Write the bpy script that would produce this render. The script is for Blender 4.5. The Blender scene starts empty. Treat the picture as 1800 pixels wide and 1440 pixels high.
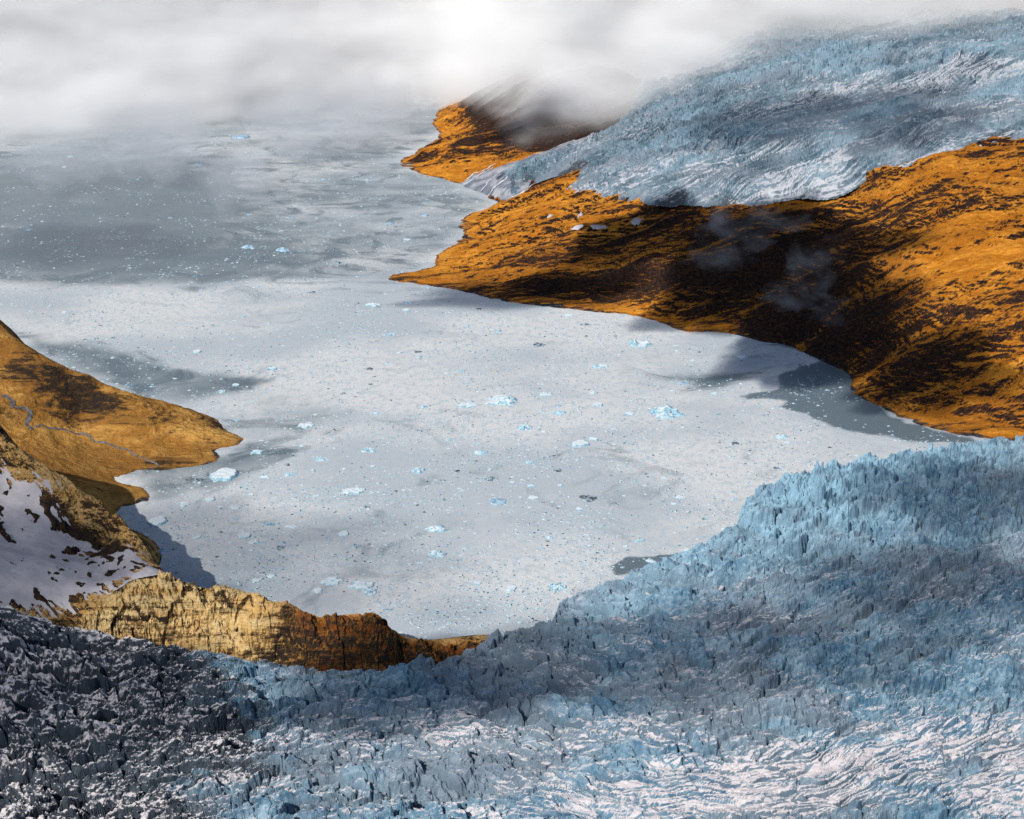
import bpy, math, time
import numpy as np, threading
from concurrent.futures import ThreadPoolExecutor
T0 = time.time()
rng = np.random.default_rng(7)
scene = bpy.context.scene
COL = scene.collection
H = 1500.0                      # flying height over the fjord, metres
PITCH = math.radians(21.2)
CP, SP = math.cos(PITCH), math.sin(PITCH)
FPX = 2500.0                    # 50 mm lens on 36 mm

def unp(px, py, h=0.0):
    """point of the terrain seen in the photograph at (px, py) when it lies h metres above the water"""
    px = np.asarray(px, float); py = np.asarray(py, float)
    cx = (px - 900.0) / FPX; cy = (720.0 - py) / FPX
    t = (H - h) / (SP - cy * CP)
    return cx * t, (CP + cy * SP) * t, t

def unpl(pts):
    return np.array([[*unp(p[0], p[1], p[2] if len(p) > 2 else 0.0)[:2]] for p in pts])

# ---------------------------------------------------------------- noise
_T = np.random.default_rng(11)
NTAB = 1 << 16
RTAB = _T.random(NTAB).astype(np.float32)
GX = np.cos(RTAB * 6.2831853).astype(np.float32); GY = np.sin(RTAB * 6.2831853).astype(np.float32)
def hidx(ix, iy, seed):
    n = ix * np.int32(73856093) ^ iy * np.int32(19349663) ^ np.int32((int(seed) * 83492791) & 0x7FFFFFFF)
    return ((n >> 11) ^ n) & np.int32(NTAB - 1)

def hsh(ix, iy, seed):
    with np.errstate(over='ignore'):
        return RTAB[hidx(np.asarray(ix).astype(np.int32), np.asarray(iy).astype(np.int32), seed)]

POOL = ThreadPoolExecutor(4)
def par(f):
    """run a per-point function on strips of a large array, several at a time"""
    def g(x, y, *a, **k):
        x, y = np.broadcast_arrays(np.asarray(x), np.asarray(y))
        if x.size < 60000 or threading.current_thread() is not threading.main_thread(): return f(x, y, *a, **k)
        sh = x.shape; xs = np.array_split(np.ascontiguousarray(x).ravel(), 32); ys = np.array_split(np.ascontiguousarray(y).ravel(), 32)
        rs = list(POOL.map(lambda t: f(t[0], t[1], *a, **k), zip(xs, ys)))
        if isinstance(rs[0], tuple): return tuple(np.concatenate(c).reshape(sh) for c in zip(*rs))
        return np.concatenate(rs).reshape(sh)
    return g

def gnoise(x, y, seed=0):
    x = np.asarray(x, np.float64); y = np.asarray(y, np.float64)
    ix = np.floor(x); iy = np.floor(y); fx = (x - ix).astype(np.float32); fy = (y - iy).astype(np.float32)
    ix = ix.astype(np.int32); iy = iy.astype(np.int32)
    u = fx * fx * fx * (fx * (fx * 6 - 15) + 10); v = fy * fy * fy * (fy * (fy * 6 - 15) + 10)
    def g(dx, dy):
        h = hidx(ix + np.int32(dx), iy + np.int32(dy), seed)
        return GX[h] * (fx - np.float32(dx)) + GY[h] * (fy - np.float32(dy))
    with np.errstate(over='ignore'):
        p, q, r, s = g(0, 0), g(1, 0), g(0, 1), g(1, 1)
    a = p + (q - p) * u; b = r + (s - r) * u
    return (a + (b - a) * v) * np.float32(1.5)

@par
def fbm(x, y, oct=4, seed=0, gain=0.5, lac=2.03):
    s = 0; a = 1.0; t = 0
    for k in range(oct):
        s = s + a * gnoise(x, y, seed + 17 * k); t += a; a *= gain
        x = x * lac + 13.7; y = y * lac - 7.1
    return s / t

@par
def ridged(x, y, oct=4, seed=0, gain=0.55, lac=2.03):
    s = 0; a = 1.0; t = 0
    for k in range(oct):
        s = s + a * (1 - np.abs(gnoise(x, y, seed + 17 * k)) * 2); t += a; a *= gain
        x = x * lac + 13.7; y = y * lac - 7.1
    return s / t

@par
def worley(x, y, seed=0):
    """F1, F2, random of the nearest cell, second random, offset to its centre"""
    ix = np.floor(x); iy = np.floor(y); fx = (x - ix).astype(np.float32); fy = (y - iy).astype(np.float32)
    ix = ix.astype(np.int32); iy = iy.astype(np.int32)
    f1 = np.full(x.shape, 9.0, np.float32); f2 = f1.copy(); hb_ = np.zeros(x.shape, np.int32); ox = np.zeros(x.shape, np.float32); oy = ox.copy()
    with np.errstate(over='ignore'):
        for dx in (-1, 0, 1):
            for dy in (-1, 0, 1):
                h = hidx(ix + np.int32(dx), iy + np.int32(dy), seed)
                ax = fx - np.float32(dx) - RTAB[h]; ay = fy - np.float32(dy) - RTAB[(h + 7919) & (NTAB - 1)]
                d = np.sqrt(ax * ax + ay * ay); n = d < f1
                f2 = np.where(n, f1, np.minimum(f2, d)); f1 = np.where(n, d, f1)
                hb_ = np.where(n, h, hb_); ox = np.where(n, ax, ox); oy = np.where(n, ay, oy)
    return f1, f2, RTAB[(hb_ + 104729) & (NTAB - 1)], RTAB[(hb_ + 1299) & (NTAB - 1)], ox, oy

def sstep(a, b, x):
    t = np.clip((x - a) / (b - a), 0, 1)
    return t * t * (3 - 2 * t)

# ---------------------------------------------------------------- shapes from points
class TPS:
    """smooth surface through scattered heights (thin plate spline)"""
    def __init__(self, xy, h, lam=1e-4):
        self.p = np.asarray(xy) / 1000.0; n = len(self.p)
        A = np.zeros((n + 3, n + 3))
        A[:n, :n] = self.phi(self.p[:, None, :] - self.p[None, :, :]) + lam * np.eye(n)
        A[:n, n] = 1; A[:n, n + 1:] = self.p; A[n, :n] = 1; A[n + 1:, :n] = self.p.T
        self.w = np.linalg.solve(A, np.concatenate([h, [0, 0, 0]]))
    @staticmethod
    def phi(d):
        r2 = (d * d).sum(-1)
        return 0.5 * r2 * np.log(r2 + 1e-12)
    def __call__(self, x, y):
        sh = np.shape(x); q = np.stack([np.ravel(x), np.ravel(y)], 1) / 1000.0
        out = np.empty(len(q)); n = len(self.p)
        for i in range(0, len(q), 20000):
            c = q[i:i + 20000]
            r2 = (c[:, 0:1] - self.p[:, 0]) ** 2 + (c[:, 1:2] - self.p[:, 1]) ** 2
            out[i:i + 20000] = (0.5 * r2 * np.log(r2 + 1e-12)) @ self.w[:n] + self.w[n] + c @ self.w[n + 1:]
        return out.reshape(sh)

class Field:
    """a TPS sampled once on a regular grid, then looked up bilinearly (fast)"""
    def __init__(self, f, x0, x1, y0, y1, step):
        self.x0, self.y0, self.s = x0, y0, step
        self.xs = np.arange(x0, x1 + step, step); self.ys = np.arange(y0, y1 + step, step)
        X, Y = np.meshgrid(self.xs, self.ys)
        self.g = f(X, Y)
    def __call__(self, x, y):
        return par(self.at)(x, y)
    def at(self, x, y):
        u = np.clip((x - self.x0) / self.s, 0, len(self.xs) - 1.001); v = np.clip((y - self.y0) / self.s, 0, len(self.ys) - 1.001)
        i = u.astype(int); j = v.astype(int); a = u - i; b = v - j; g = self.g
        return (g[j, i] * (1 - a) + g[j, i + 1] * a) * (1 - b) + (g[j + 1, i] * (1 - a) + g[j + 1, i + 1] * a) * b

def sdist(poly, x, y):
    """signed distance to a polygon in metres, positive inside"""
    return _sdist(x, y, poly)

@par
def _sdist(x, y, poly):
    poly = np.asarray(poly); d = np.full(np.shape(x), 1e12); ins = np.zeros(np.shape(x), bool)
    for (ax, ay), (bx, by) in zip(poly, np.roll(poly, -1, 0)):
        ex, ey = bx - ax, by - ay
        t = np.clip(((x - ax) * ex + (y - ay) * ey) / (ex * ex + ey * ey + 1e-9), 0, 1)
        d = np.minimum(d, (x - ax - t * ex) ** 2 + (y - ay - t * ey) ** 2)
        c = (ay > y) != (by > y)
        ins ^= c & (x < (bx - ax) * (y - ay) / (by - ay + 1e-12) + ax)
    d = np.sqrt(d)
    return np.where(ins, d, -d)

def pgrid(t0, t1, nt, y0, y1, ny):
    """grid fanning out from under the viewpoint, so near ground is finer than far ground"""
    t = np.linspace(t0, t1, nt); y = y0 * (y1 / y0) ** np.linspace(0, 1, ny)
    Tt, Y = np.meshgrid(t, y)
    return Tt * Y, Y

def sheet(name, X, Y, Z, mat, keep=None, attrs=None, smooth=False, kind=None, label=None, cat=None):
    ny, nx = X.shape
    idx = np.arange(nx * ny).reshape(ny, nx)
    q = np.stack([idx[:-1, :-1], idx[:-1, 1:], idx[1:, 1:], idx[1:, :-1]], -1).reshape(-1, 4)
    if keep is not None:
        k = keep.ravel()[q].any(1); q = q[k]
    used = np.zeros(nx * ny, bool); used[q.ravel()] = True
    remap = np.cumsum(used) - 1
    q = remap[q]
    co = np.stack([X.ravel(), Y.ravel(), Z.ravel()], 1)[used].astype(np.float32)
    me = bpy.data.meshes.new(name)
    me.vertices.add(len(co)); me.vertices.foreach_set('co', co.ravel())
    me.loops.add(q.size); me.loops.foreach_set('vertex_index', q.ravel().astype(np.int32))
    me.polygons.add(len(q)); me.polygons.foreach_set('loop_start', (np.arange(len(q)) * 4).astype(np.int32))
    me.polygons.foreach_set('use_smooth', np.full(len(q), smooth))
    for n, a in (attrs or {}).items():
        at = me.attributes.new(n, 'FLOAT', 'POINT'); at.data.foreach_set('value', np.ravel(a)[used].astype(np.float32))
    me.update(calc_edges=True)
    me.materials.append(mat)
    o = bpy.data.objects.new(name, me); COL.objects.link(o)
    tag(o, label, cat, kind=kind)
    return o

def pymesh(name, V, F, mat, smooth=False):
    me = bpy.data.meshes.new(name); me.from_pydata([tuple(map(float, v)) for v in V], [], [tuple(map(int, f)) for f in F])
    if smooth: me.polygons.foreach_set('use_smooth', [True] * len(me.polygons))
    me.materials.append(mat); me.update()
    o = bpy.data.objects.new(name, me); COL.objects.link(o)
    return o

def tag(o, label=None, cat=None, group=None, kind=None):
    if label: o['label'] = label
    if cat: o['category'] = cat
    if group: o['group'] = group
    if kind: o['kind'] = kind

# ---------------------------------------------------------------- materials
class NT:
    def __init__(self, name):
        self.m = bpy.data.materials.new(name); self.m.use_nodes = True
        self.t = self.m.node_tree; self.t.nodes.clear()
        self.out = self.n('ShaderNodeOutputMaterial')
    def n(self, typ, **kw):
        nd = self.t.nodes.new(typ)
        for k, v in kw.items(): setattr(nd, k, v)
        return nd
    def l(self, a, b): self.t.links.new(a, b)
    def set(self, sock, v):
        if hasattr(v, 'is_output') or isinstance(v, bpy.types.NodeSocket): self.l(v, sock)
        elif isinstance(v, (tuple, list)): sock.default_value = (*v, 1.0) if len(v) == 3 and len(sock.default_value) == 4 else v
        else: sock.default_value = v
    def pos(self, scale=(1, 1, 1)):
        g = self.n('ShaderNodeNewGeometry'); mp = self.n('ShaderNodeVectorMath', operation='MULTIPLY')
        self.l(g.outputs['Position'], mp.inputs[0]); mp.inputs[1].default_value = scale
        return mp.outputs[0]
    def noise(self, scale=(1, 1, 1), detail=4, rough=0.55, dist=0.0):
        """noise in metres: scale = 1 / wavelength per axis"""
        nd = self.n('ShaderNodeTexNoise'); self.l(self.pos(scale), nd.inputs['Vector'])
        nd.inputs['Scale'].default_value = 1; nd.inputs['Detail'].default_value = detail
        nd.inputs['Roughness'].default_value = rough; nd.inputs['Distortion'].default_value = dist
        return nd.outputs['Fac']
    def attr(self, n):
        a = self.n('ShaderNodeAttribute'); a.attribute_name = n; return a.outputs['Fac']
    def math(self, op, a, b=0.0, c=0.0, clamp=False):
        nd = self.n('ShaderNodeMath', operation=op); nd.use_clamp = clamp
        self.set(nd.inputs[0], a); self.set(nd.inputs[1], b); self.set(nd.inputs[2], c)
        return nd.outputs[0]
    def ramp(self, v, a, b, lo=0.0, hi=1.0):
        nd = self.n('ShaderNodeMapRange', interpolation_type='SMOOTHSTEP')
        self.set(nd.inputs['Value'], v); nd.inputs['From Min'].default_value = a; nd.inputs['From Max'].default_value = b
        nd.inputs['To Min'].default_value = lo; nd.inputs['To Max'].default_value = hi
        return nd.outputs['Result']
    def mix(self, f, a, b):
        nd = self.n('ShaderNodeMix', data_type='RGBA')
        self.set(nd.inputs[0], f); self.set(nd.inputs[6], a); self.set(nd.inputs[7], b)
        return nd.outputs[2]
    def nz(self):
        g = self.n('ShaderNodeNewGeometry'); s = self.n('ShaderNodeSeparateXYZ'); self.l(g.outputs['True Normal'], s.inputs[0])
        return s.outputs[2]
    def xyz(self):
        g = self.n('ShaderNodeNewGeometry'); s = self.n('ShaderNodeSeparateXYZ'); self.l(g.outputs['Position'], s.inputs[0])
        return s.outputs
    def bump(self, h, dist, strength=1.0):
        b = self.n('ShaderNodeBump'); self.set(b.inputs['Height'], h); b.inputs['Distance'].default_value = dist; b.inputs['Strength'].default_value = strength
        return b.outputs[0]
    def bsdf(self, color, rough=0.7, spec=0.3, normal=None, **kw):
        b = self.n('ShaderNodeBsdfPrincipled')
        self.set(b.inputs['Base Color'], color); self.set(b.inputs['Roughness'], rough); self.set(b.inputs['Specular IOR Level'], spec)
        if normal is not None: self.l(normal, b.inputs['Normal'])
        self.l(b.outputs[0], self.out.inputs['Surface'])
        return b

def mat_land(name, bright, mid, dark, stretch=(1.0, 2.2, 1.0), rocky=0.0, pale=None, rust=None):
    """autumn tundra over dark layered rock"""
    m = NT(name)
    sx, sy, sz = stretch
    n1 = m.noise((sx / 420, sy / 420, sz / 150), 7, 0.62, 0.6)
    n2 = m.noise((sx / 90, sy / 90, sz / 26), 7, 0.68, 0.8)
    n3 = m.noise((1 / 14, 1 / 14, 1 / 8), 4, 0.7)
    n4 = m.noise((sx / 380, sy / 36, sz / 16), 7, 0.70, 1.0)         # thin beds
    c = m.mix(m.ramp(m.math('ADD', m.math('MULTIPLY', n2, 0.6), m.math('MULTIPLY', n1, 0.4)), 0.42, 0.60), mid, bright)
    c = m.mix(m.ramp(m.noise((1 / 700, 1 / 420, 1 / 200), 6, 0.6, 0.5), 0.48, 0.62, 0, 0.6), c, m.mix(0.4, mid, dark))
    if pale: c = m.mix(m.attr('pale'), c, m.mix(m.ramp(n2, 0.4, 0.6, 0, 0.6), pale, bright))
    if rust: c = m.mix(m.attr('rust'), c, m.mix(m.ramp(n2, 0.42, 0.6), rust, mid))
    c = m.mix(m.math('MULTIPLY', m.ramp(n3, 0.45, 0.72), 0.3), c, m.mix(0.35, dark, mid))
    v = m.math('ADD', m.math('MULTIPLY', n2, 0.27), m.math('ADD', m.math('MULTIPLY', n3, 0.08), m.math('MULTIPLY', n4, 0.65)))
    rock = m.math('ADD', m.attr('rock'), m.math('MULTIPLY', m.math('SUBTRACT', v, 0.5), 3.4))  # on the hillside the rock attribute also carries painted cloud shade
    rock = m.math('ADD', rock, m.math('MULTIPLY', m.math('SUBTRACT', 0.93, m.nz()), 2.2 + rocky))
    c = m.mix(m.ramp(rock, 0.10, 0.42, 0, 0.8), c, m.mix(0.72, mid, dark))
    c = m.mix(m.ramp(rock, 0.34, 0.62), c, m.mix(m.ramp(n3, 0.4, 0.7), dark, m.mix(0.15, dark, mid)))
    c = m.mix(m.ramp(m.math('ADD', m.attr('shore'), m.math('MULTIPLY', m.math('SUBTRACT', n2, 0.5), 2.5)), 0.75, 1.15), c, m.mix(m.ramp(n3, 0.5, 0.7), (0.026, 0.026, 0.030), (0.16, 0.17, 0.20)))
    hgt = m.math('ADD', m.math('MULTIPLY', n3, 0.5), m.math('ADD', n2, m.math('MULTIPLY', n4, 0.8)))
    m.bsdf(c, 0.9, 0.12, m.bump(hgt, 20.0, 0.8))
    return m.m

def mat_ice(name, blue=(0.075, 0.175, 0.270), pale=(0.25, 0.37, 0.45), snow=(0.60, 0.565, 0.58), dirt=(0.030, 0.036, 0.048), fine=1.0):
    """glacier ice: snow lies on what is flat, bare blue ice on what is steep, grit here and there.
    attributes: snow (how much snow lies), fresh (newly broken ice), grit (debris)"""
    m = NT(name)
    nz = m.nz()
    n1 = m.noise((1 / 9.0 * fine, 1 / 9.0 * fine, 1 / 9.0 * fine), 5, 0.65)
    n2 = m.noise((1 / 70.0 * fine, 1 / 70.0 * fine, 1 / 40.0 * fine), 5, 0.6)
    n3 = m.noise((1 / 2.5 * fine, 1 / 2.5 * fine, 1 / 5.0 * fine), 3, 0.7)
    c = m.mix(m.ramp(m.math('ADD', m.math('MULTIPLY', n1, 0.5), m.math('MULTIPLY', n2, 0.5)), 0.40, 0.62), blue, pale)
    c = m.mix(m.ramp(m.noise((1 / 260.0, 1 / 200.0, 1 / 200.0), 5, 0.6), 0.42, 0.60, 0, 0.75), c, (0.17, 0.205, 0.25))
    c = m.mix(m.math('MULTIPLY', m.attr('fresh'), m.ramp(n2, 0.35, 0.6, 0.3, 0.9)), c, (0.26, 0.44, 0.56))
    flat = m.math('ADD', nz, m.math('MULTIPLY', m.math('SUBTRACT', n1, 0.5), 0.5))
    s = m.math('ADD', flat, m.math('SUBTRACT', m.math('MULTIPLY', m.attr('snow'), 0.75), 0.55))
    s = m.ramp(s, 0.42, 0.72)
    grit = m.math('ADD', m.attr('grit'), m.math('MULTIPLY', m.math('SUBTRACT', m.math('ADD', m.math('MULTIPLY', n2, 0.5), m.math('MULTIPLY', n3, 0.5)), 0.5), 2.4))
    c = m.mix(m.ramp(grit, 0.3, 0.85, 0, 0.9), c, dirt)
    c = m.mix(s, c, snow)
    m.bsdf(c, 0.55, 0.35, m.bump(m.math('ADD', n1, m.math('MULTIPLY', n3, 0.4)), 3.0 / fine, 0.5))
    return m.m

def mat_plain(name, c1, c2, scale, rough=0.7, spec=0.3, bump=1.0):
    m = NT(name)
    n = m.noise((1 / scale, 1 / scale, 1 / scale), 6, 0.62)
    m.bsdf(m.mix(m.ramp(n, 0.38, 0.64), c1, c2), rough, spec, m.bump(n, scale * 0.12 * bump, 0.7))
    return m.m

# ---------------------------------------------------------------- light, sky, camera
SUN = np.array([-0.43, -0.69, 0.0]); SUN /= np.linalg.norm(SUN)
ELEV = math.radians(42)
SUN = np.array([SUN[0] * math.cos(ELEV), SUN[1] * math.cos(ELEV), math.sin(ELEV)])
w = bpy.data.worlds.new('World'); scene.world = w; w.use_nodes = True
wt = w.node_tree; bg = wt.nodes['Background']
sky = wt.nodes.new('ShaderNodeTexSky'); sky.sky_type = 'NISHITA'; sky.sun_disc = False
sky.sun_elevation = ELEV; sky.sun_rotation = math.atan2(SUN[0], SUN[1]); sky.altitude = 1500; sky.dust_density = 1.0
wt.links.new(sky.outputs[0], bg.inputs['Color']); bg.inputs['Strength'].default_value = 0.08
sl = bpy.data.lights.new('sun', 'SUN'); sl.energy = 4.5; sl.angle = math.radians(0.5); sl.color = (1.0, 0.95, 0.88)
so = bpy.data.objects.new('sun', sl); COL.objects.link(so)
from mathutils import Vector
so.rotation_euler = Vector(-SUN).to_track_quat('-Z', 'Y').to_euler(); so.location = (-3000, -2000, 5000)
cd = bpy.data.cameras.new('camera'); cd.lens = 50; cd.sensor_width = 36; cd.clip_start = 1; cd.clip_end = 200000
co = bpy.data.objects.new('camera', cd); COL.objects.link(co); co.location = (0, 0, H)
co.rotation_euler = (math.pi / 2 - PITCH, 0, 0); scene.camera = co
vs = scene.view_settings; vs.view_transform = 'Standard'; vs.look = 'None'; vs.exposure = 0.0; vs.gamma = 1
cy = scene.cycles
cy.use_denoising = True; cy.max_bounces = 8; cy.diffuse_bounces = 2; cy.glossy_bounces = 2; cy.volume_bounces = 9
cy.transparent_max_bounces = 24; cy.volume_max_steps = 256; cy.volume_step_rate = 1.0

# ---------------------------------------------------------------- right bank: hillside, far headland, the bed of the upper glacier
shoreR = [(2300, 815), (2050, 800), (1900, 785), (1800, 775), (1760, 772), (1700, 766), (1640, 752), (1580, 735), (1530, 705), (1497, 688), (1500, 670), (1480, 650), (1440, 630), (1400, 612), (1340, 600),
          (1280, 585), (1210, 582), (1170, 570), (1120, 555), (1050, 548), (960, 538), (870, 527), (800, 510), (720, 497), (682, 487),
          (760, 468), (765, 455), (800, 428), (815, 410), (805, 392), (830, 376), (868, 365), (872, 352), (860, 345), (835, 334), (808, 324), (770, 313), (722, 298), (704, 285), (730, 268), (760, 250),
          (775, 236), (768, 206), (790, 182), (822, 162), (850, 140)]
pw = unpl(shoreR)
tan = np.gradient(pw, axis=0); tan /= np.linalg.norm(tan, axis=1)[:, None] + 1e-9
outw = np.stack([-tan[:, 1], tan[:, 0]], 1)          # points to the fjord
ctrlR = [(800, 478, 22), (900, 450, 62), (900, 500, 22), (1000, 480, 62), (1000, 420, 115), (900, 395, 85), (1100, 380, 185), (1000, 350, 150), (920, 345, 70), (1100, 470, 90), (1050, 520, 28),
         (1200, 500, 95), (1200, 420, 180), (1200, 365, 245), (1300, 550, 40), (1300, 480, 140), (1400, 355, 300), (1400, 420, 235), (1400, 500, 150), (1400, 570, 50),
         (1500, 335, 340), (1500, 450, 240), (1500, 560, 125), (1550, 650, 60), (1600, 640, 90), (1600, 500, 235), (1600, 380, 355), (1600, 310, 420), (1700, 280, 465), (1700, 400, 370), (1700, 550, 215), (1700, 690, 60),
         (1800, 260, 505), (1800, 350, 430), (1800, 450, 335), (1800, 550, 235), (1800, 650, 130), (1800, 735, 35), (2000, 250, 560), (2000, 450, 380), (2000, 650, 190), (2300, 250, 650), (2300, 600, 300),
         # under the glacier
         (880, 322, 70), (930, 305, 110), (1000, 315, 165), (1100, 300, 225), (1200, 340, 270), (1200, 250, 320), (1300, 350, 295), (1300, 250, 370), (1300, 150, 440), (1400, 330, 325), (1400, 200, 440), (1400, 100, 530),
         (1500, 310, 370), (1500, 200, 485), (1500, 90, 590), (1600, 270, 455), (1600, 150, 570), (1650, 70, 660), (1700, 200, 565), (1800, 180, 600), (1800, 100, 680), (1800, 50, 730),
         (1040, 260, 225), (1100, 225, 255), (1150, 180, 300), (1130, 145, 320), (1200, 110, 400), (1300, 80, 510), (960, 285, 140), (2000, 150, 720), (2000, 50, 820),
         # far headland
         (800, 300, 28), (740, 285, 22), (800, 260, 75), (850, 290, 55), (850, 230, 120), (830, 190, 110), (900, 260, 95), (950, 225, 165), (900, 190, 190), (1000, 190, 225), (1060, 200, 235), (1000, 150, 330), (1100, 130, 380), (900, 150, 260), (980, 250, 135), (850, 160, 170)]
xy = np.concatenate([pw, pw + outw * 90, pw + outw * 400, unpl(ctrlR)])
hh = np.concatenate([np.zeros(len(pw)), np.full(len(pw), -22.0), np.full(len(pw), -70.0), [c[2] for c in ctrlR]])
baseR = Field(TPS(xy, hh, 2e-4), -1600, 7200, 3000, 15200, 40)

def strata(x, y, h, seed, amp):
    """rock benches running along the slope, gullies down it"""
    wx = x + 90 * fbm(x / 340, y / 340, 4, seed + 1); wy = y + 90 * fbm(x / 340, y / 340, 4, seed + 2)
    a = amp * np.clip((h + 3) / 30, 0, 1)
    d = 44 * (ridged(wx / 760, wy / 330, 3, seed + 3) - 0.45) + 17 * (ridged(wx / 260, wy / 90, 4, seed + 4) - 0.4)
    g = h + d * a
    out = g
    bend = fbm(x / 520, y / 260, 5, seed + 10, 0.6)
    for st, k, w in ((23.0, 11, 0.5), (10.0, 12, 0.6), (4.5, 13, 0.6)):       # benches of several sizes, broken off here and there
        q = (out + 46 * bend + 10 * fbm(x / 180, y / 70, 4, seed + k) + wx * 0.03) / st
        q = q + 0.8 * gnoise(q * 0.45, x / 500, seed + k + 30)
        fl = np.floor(q); fr = q - fl
        on = np.clip(2.6 * fbm(x / 420, y / 130, 4, seed + k + 20) + 0.05, 0, 1) * np.clip(h / 20, 0, 1) * w
        out = out + (sstep(0.66, 0.98, fr) - fr) * st * on
    out = out + a * (4.5 * (ridged(wx / 70, wy / 26, 4, seed + 5) - 0.4) + 1.2 * fbm(wx / 16, wy / 9, 3, seed + 6))
    sh = np.exp(-(h / 14.0) ** 2)
    return out - h + sh * (7 * fbm(x / 130, y / 130, 4, seed + 7) + 3 * fbm(x / 30, y / 30, 3, seed + 8))

def landR(x, y):
    h = baseR(x, y)
    return h + strata(x, y, h, 40, 1.0)

# outline of the upper glacier
gl_poly = unpl([(905, 331, 85), (930, 316, 105), (985, 306, 160), (1022, 303, 175), (1012, 322, 168), (992, 333, 160), (1040, 347, 170), (1100, 357, 200), (1180, 362, 240), (1300, 362, 285), (1400, 350, 305), (1470, 345, 328), (1530, 320, 360),
                (1600, 295, 430), (1660, 275, 460), (1740, 264, 482), (1800, 250, 515), (2050, 240, 570), (2350, 20, 900), (1900, -10, 880), (1500, -10, 780), (1310, 30, 640), (1262, 82, 500), (1180, 115, 385), (1130, 142, 322), (1122, 162, 312), (1100, 195, 275),
                (1040, 240, 232), (960, 276, 148), (905, 292, 105), (860, 305, 78)])
fan_poly = unpl([(806, 323, 2), (860, 346, 2), (874, 350, 4), (905, 335, 80), (935, 318, 104), (900, 290, 105), (960, 274, 150), (1045, 236, 235), (1080, 215, 255), (1000, 248, 180), (930, 268, 120), (880, 286, 85), (838, 303, 45)])

# ---------------------------------------------------------------- left bank
shoreL = [(425, 771), (421, 781), (382, 789), (386, 798), (375, 812), (330, 822), (280, 828), (230, 832), (204, 838), (203, 844), (240, 855), (257, 873), (250, 885), (207, 897)]
ctrlL = [(405, 768, 8), (380, 760, 22), (340, 725, 55), (290, 706, 85), (220, 690, 128), (150, 664, 165), (90, 637, 205), (40, 604, 245), (0, 565, 278), (-150, 480, 370), (-300, 400, 450),
         (0, 640, 205), (0, 720, 135), (100, 720, 102), (200, 760, 44), (300, 770, 26), (300, 800, 10), (100, 800, 48), (0, 790, 92), (200, 815, 8), (150, 690, 125), (-150, 640, 260), (-150, 740, 190),
         (210, 872, 12), (150, 850, 42), (70, 830, 80), (0, 800, 105),
         # the near rock ridge and its snowfield
         (-40, 715, 350), (0, 745, 325), (40, 790, 295), (80, 818, 272), (120, 842, 250), (160, 868, 228), (205, 905, 208), (232, 935, 196), (252, 962, 184), (280, 1000, 166), (330, 1024, 150), (400, 1032, 150), (450, 1048, 142), (500, 1062, 135),
         (550, 1082, 118), (600, 1077, 120), (650, 1079, 118), (678, 1098, 105), (700, 1122, 70), (750, 1130, 62), (815, 1128, 54),
         (0, 850, 250), (0, 950, 196), (0, 1040, 172), (100, 900, 206), (100, 1000, 166), (200, 1000, 150), (200, 940, 168), (150, 900, 190), (-150, 900, 300), (-150, 1040, 220),
         (0, 1100, 135), (100, 1090, 118), (200, 1105, 96), (300, 1125, 66), (400, 1140, 48), (470, 1152, 38), (600, 1172, 26), (700, 1165, 28), (800, 1152, 30), (300, 1060, 135), (200, 1045, 145), (400, 1085, 98), (500, 1105, 85), (600, 1130, 70),
         (0, 1440, 40), (300, 1440, 10), (600, 1440, 10), (900, 1300, 0), (-200, 1200, 130), (900, 1200, -10)]
pl = unpl(shoreL); cl = unpl(ctrlL)
extra = []; eh = []
for (x, y), c in zip(pl, shoreL):
    extra += [(x + 70, y + 12 * (1 if c[1] < 840 else -1))]; eh += [-14.0]
ridge1 = cl[1:11]                     # behind the hill's skyline the ground drops to the fjord
for k, (x, y) in enumerate(ridge1):
    h0 = ctrlL[1 + k][2]
    extra += [(x + 4, y + 30 + h0 * 0.15), (x + 8, y + 90 + h0 * 0.5), (x + 20, y + 190 + h0), (x + 60, y + 420 + h0 * 1.2)]; eh += [h0 * 0.84 - 4, h0 * 0.25 - 12, -25.0, -60.0]
i0 = [i for i, c in enumerate(ctrlL) if c[:2] == (-40, 715)][0]
for k in range(21):
    x, y = cl[i0 + k]; h0 = ctrlL[i0 + k][2]
    extra += [(x + 4, y + 26), (x + 8, y + 100 if k > 5 else y + 130)]; eh += [h0 * 0.88 - 2, (h0 * 0.22 - 6) if k > 5 else h0 * 0.45]
    if k > 6: extra += [(x + 14, y + 190), (x + 40, y + 330)]; eh += [-16.0, -40.0]
baseL = Field(TPS(np.concatenate([pl, cl, extra]), np.concatenate([np.zeros(len(pl)), [c[2] for c in ctrlL], eh]), 5e-5), -2600, 300, 1500, 6200, 14)

gold_poly = unpl([(150, 1060, 150), (240, 1022, 160), (290, 1005, 152), (400, 1030, 150), (500, 1060, 135), (600, 1072, 120), (690, 1090, 100), (830, 1122, 54), (830, 1156, 30), (590, 1180, 26), (300, 1135, 66), (150, 1100, 110)])
snow_poly = unpl([(-220, 760, 340), (-20, 800, 300), (15, 828, 280), (95, 866, 238), (145, 902, 205), (196, 950, 175), (238, 985, 162), (268, 1012, 156), (225, 1016, 155), (130, 1036, 160), (40, 1048, 170), (-200, 1062, 200)])

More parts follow.
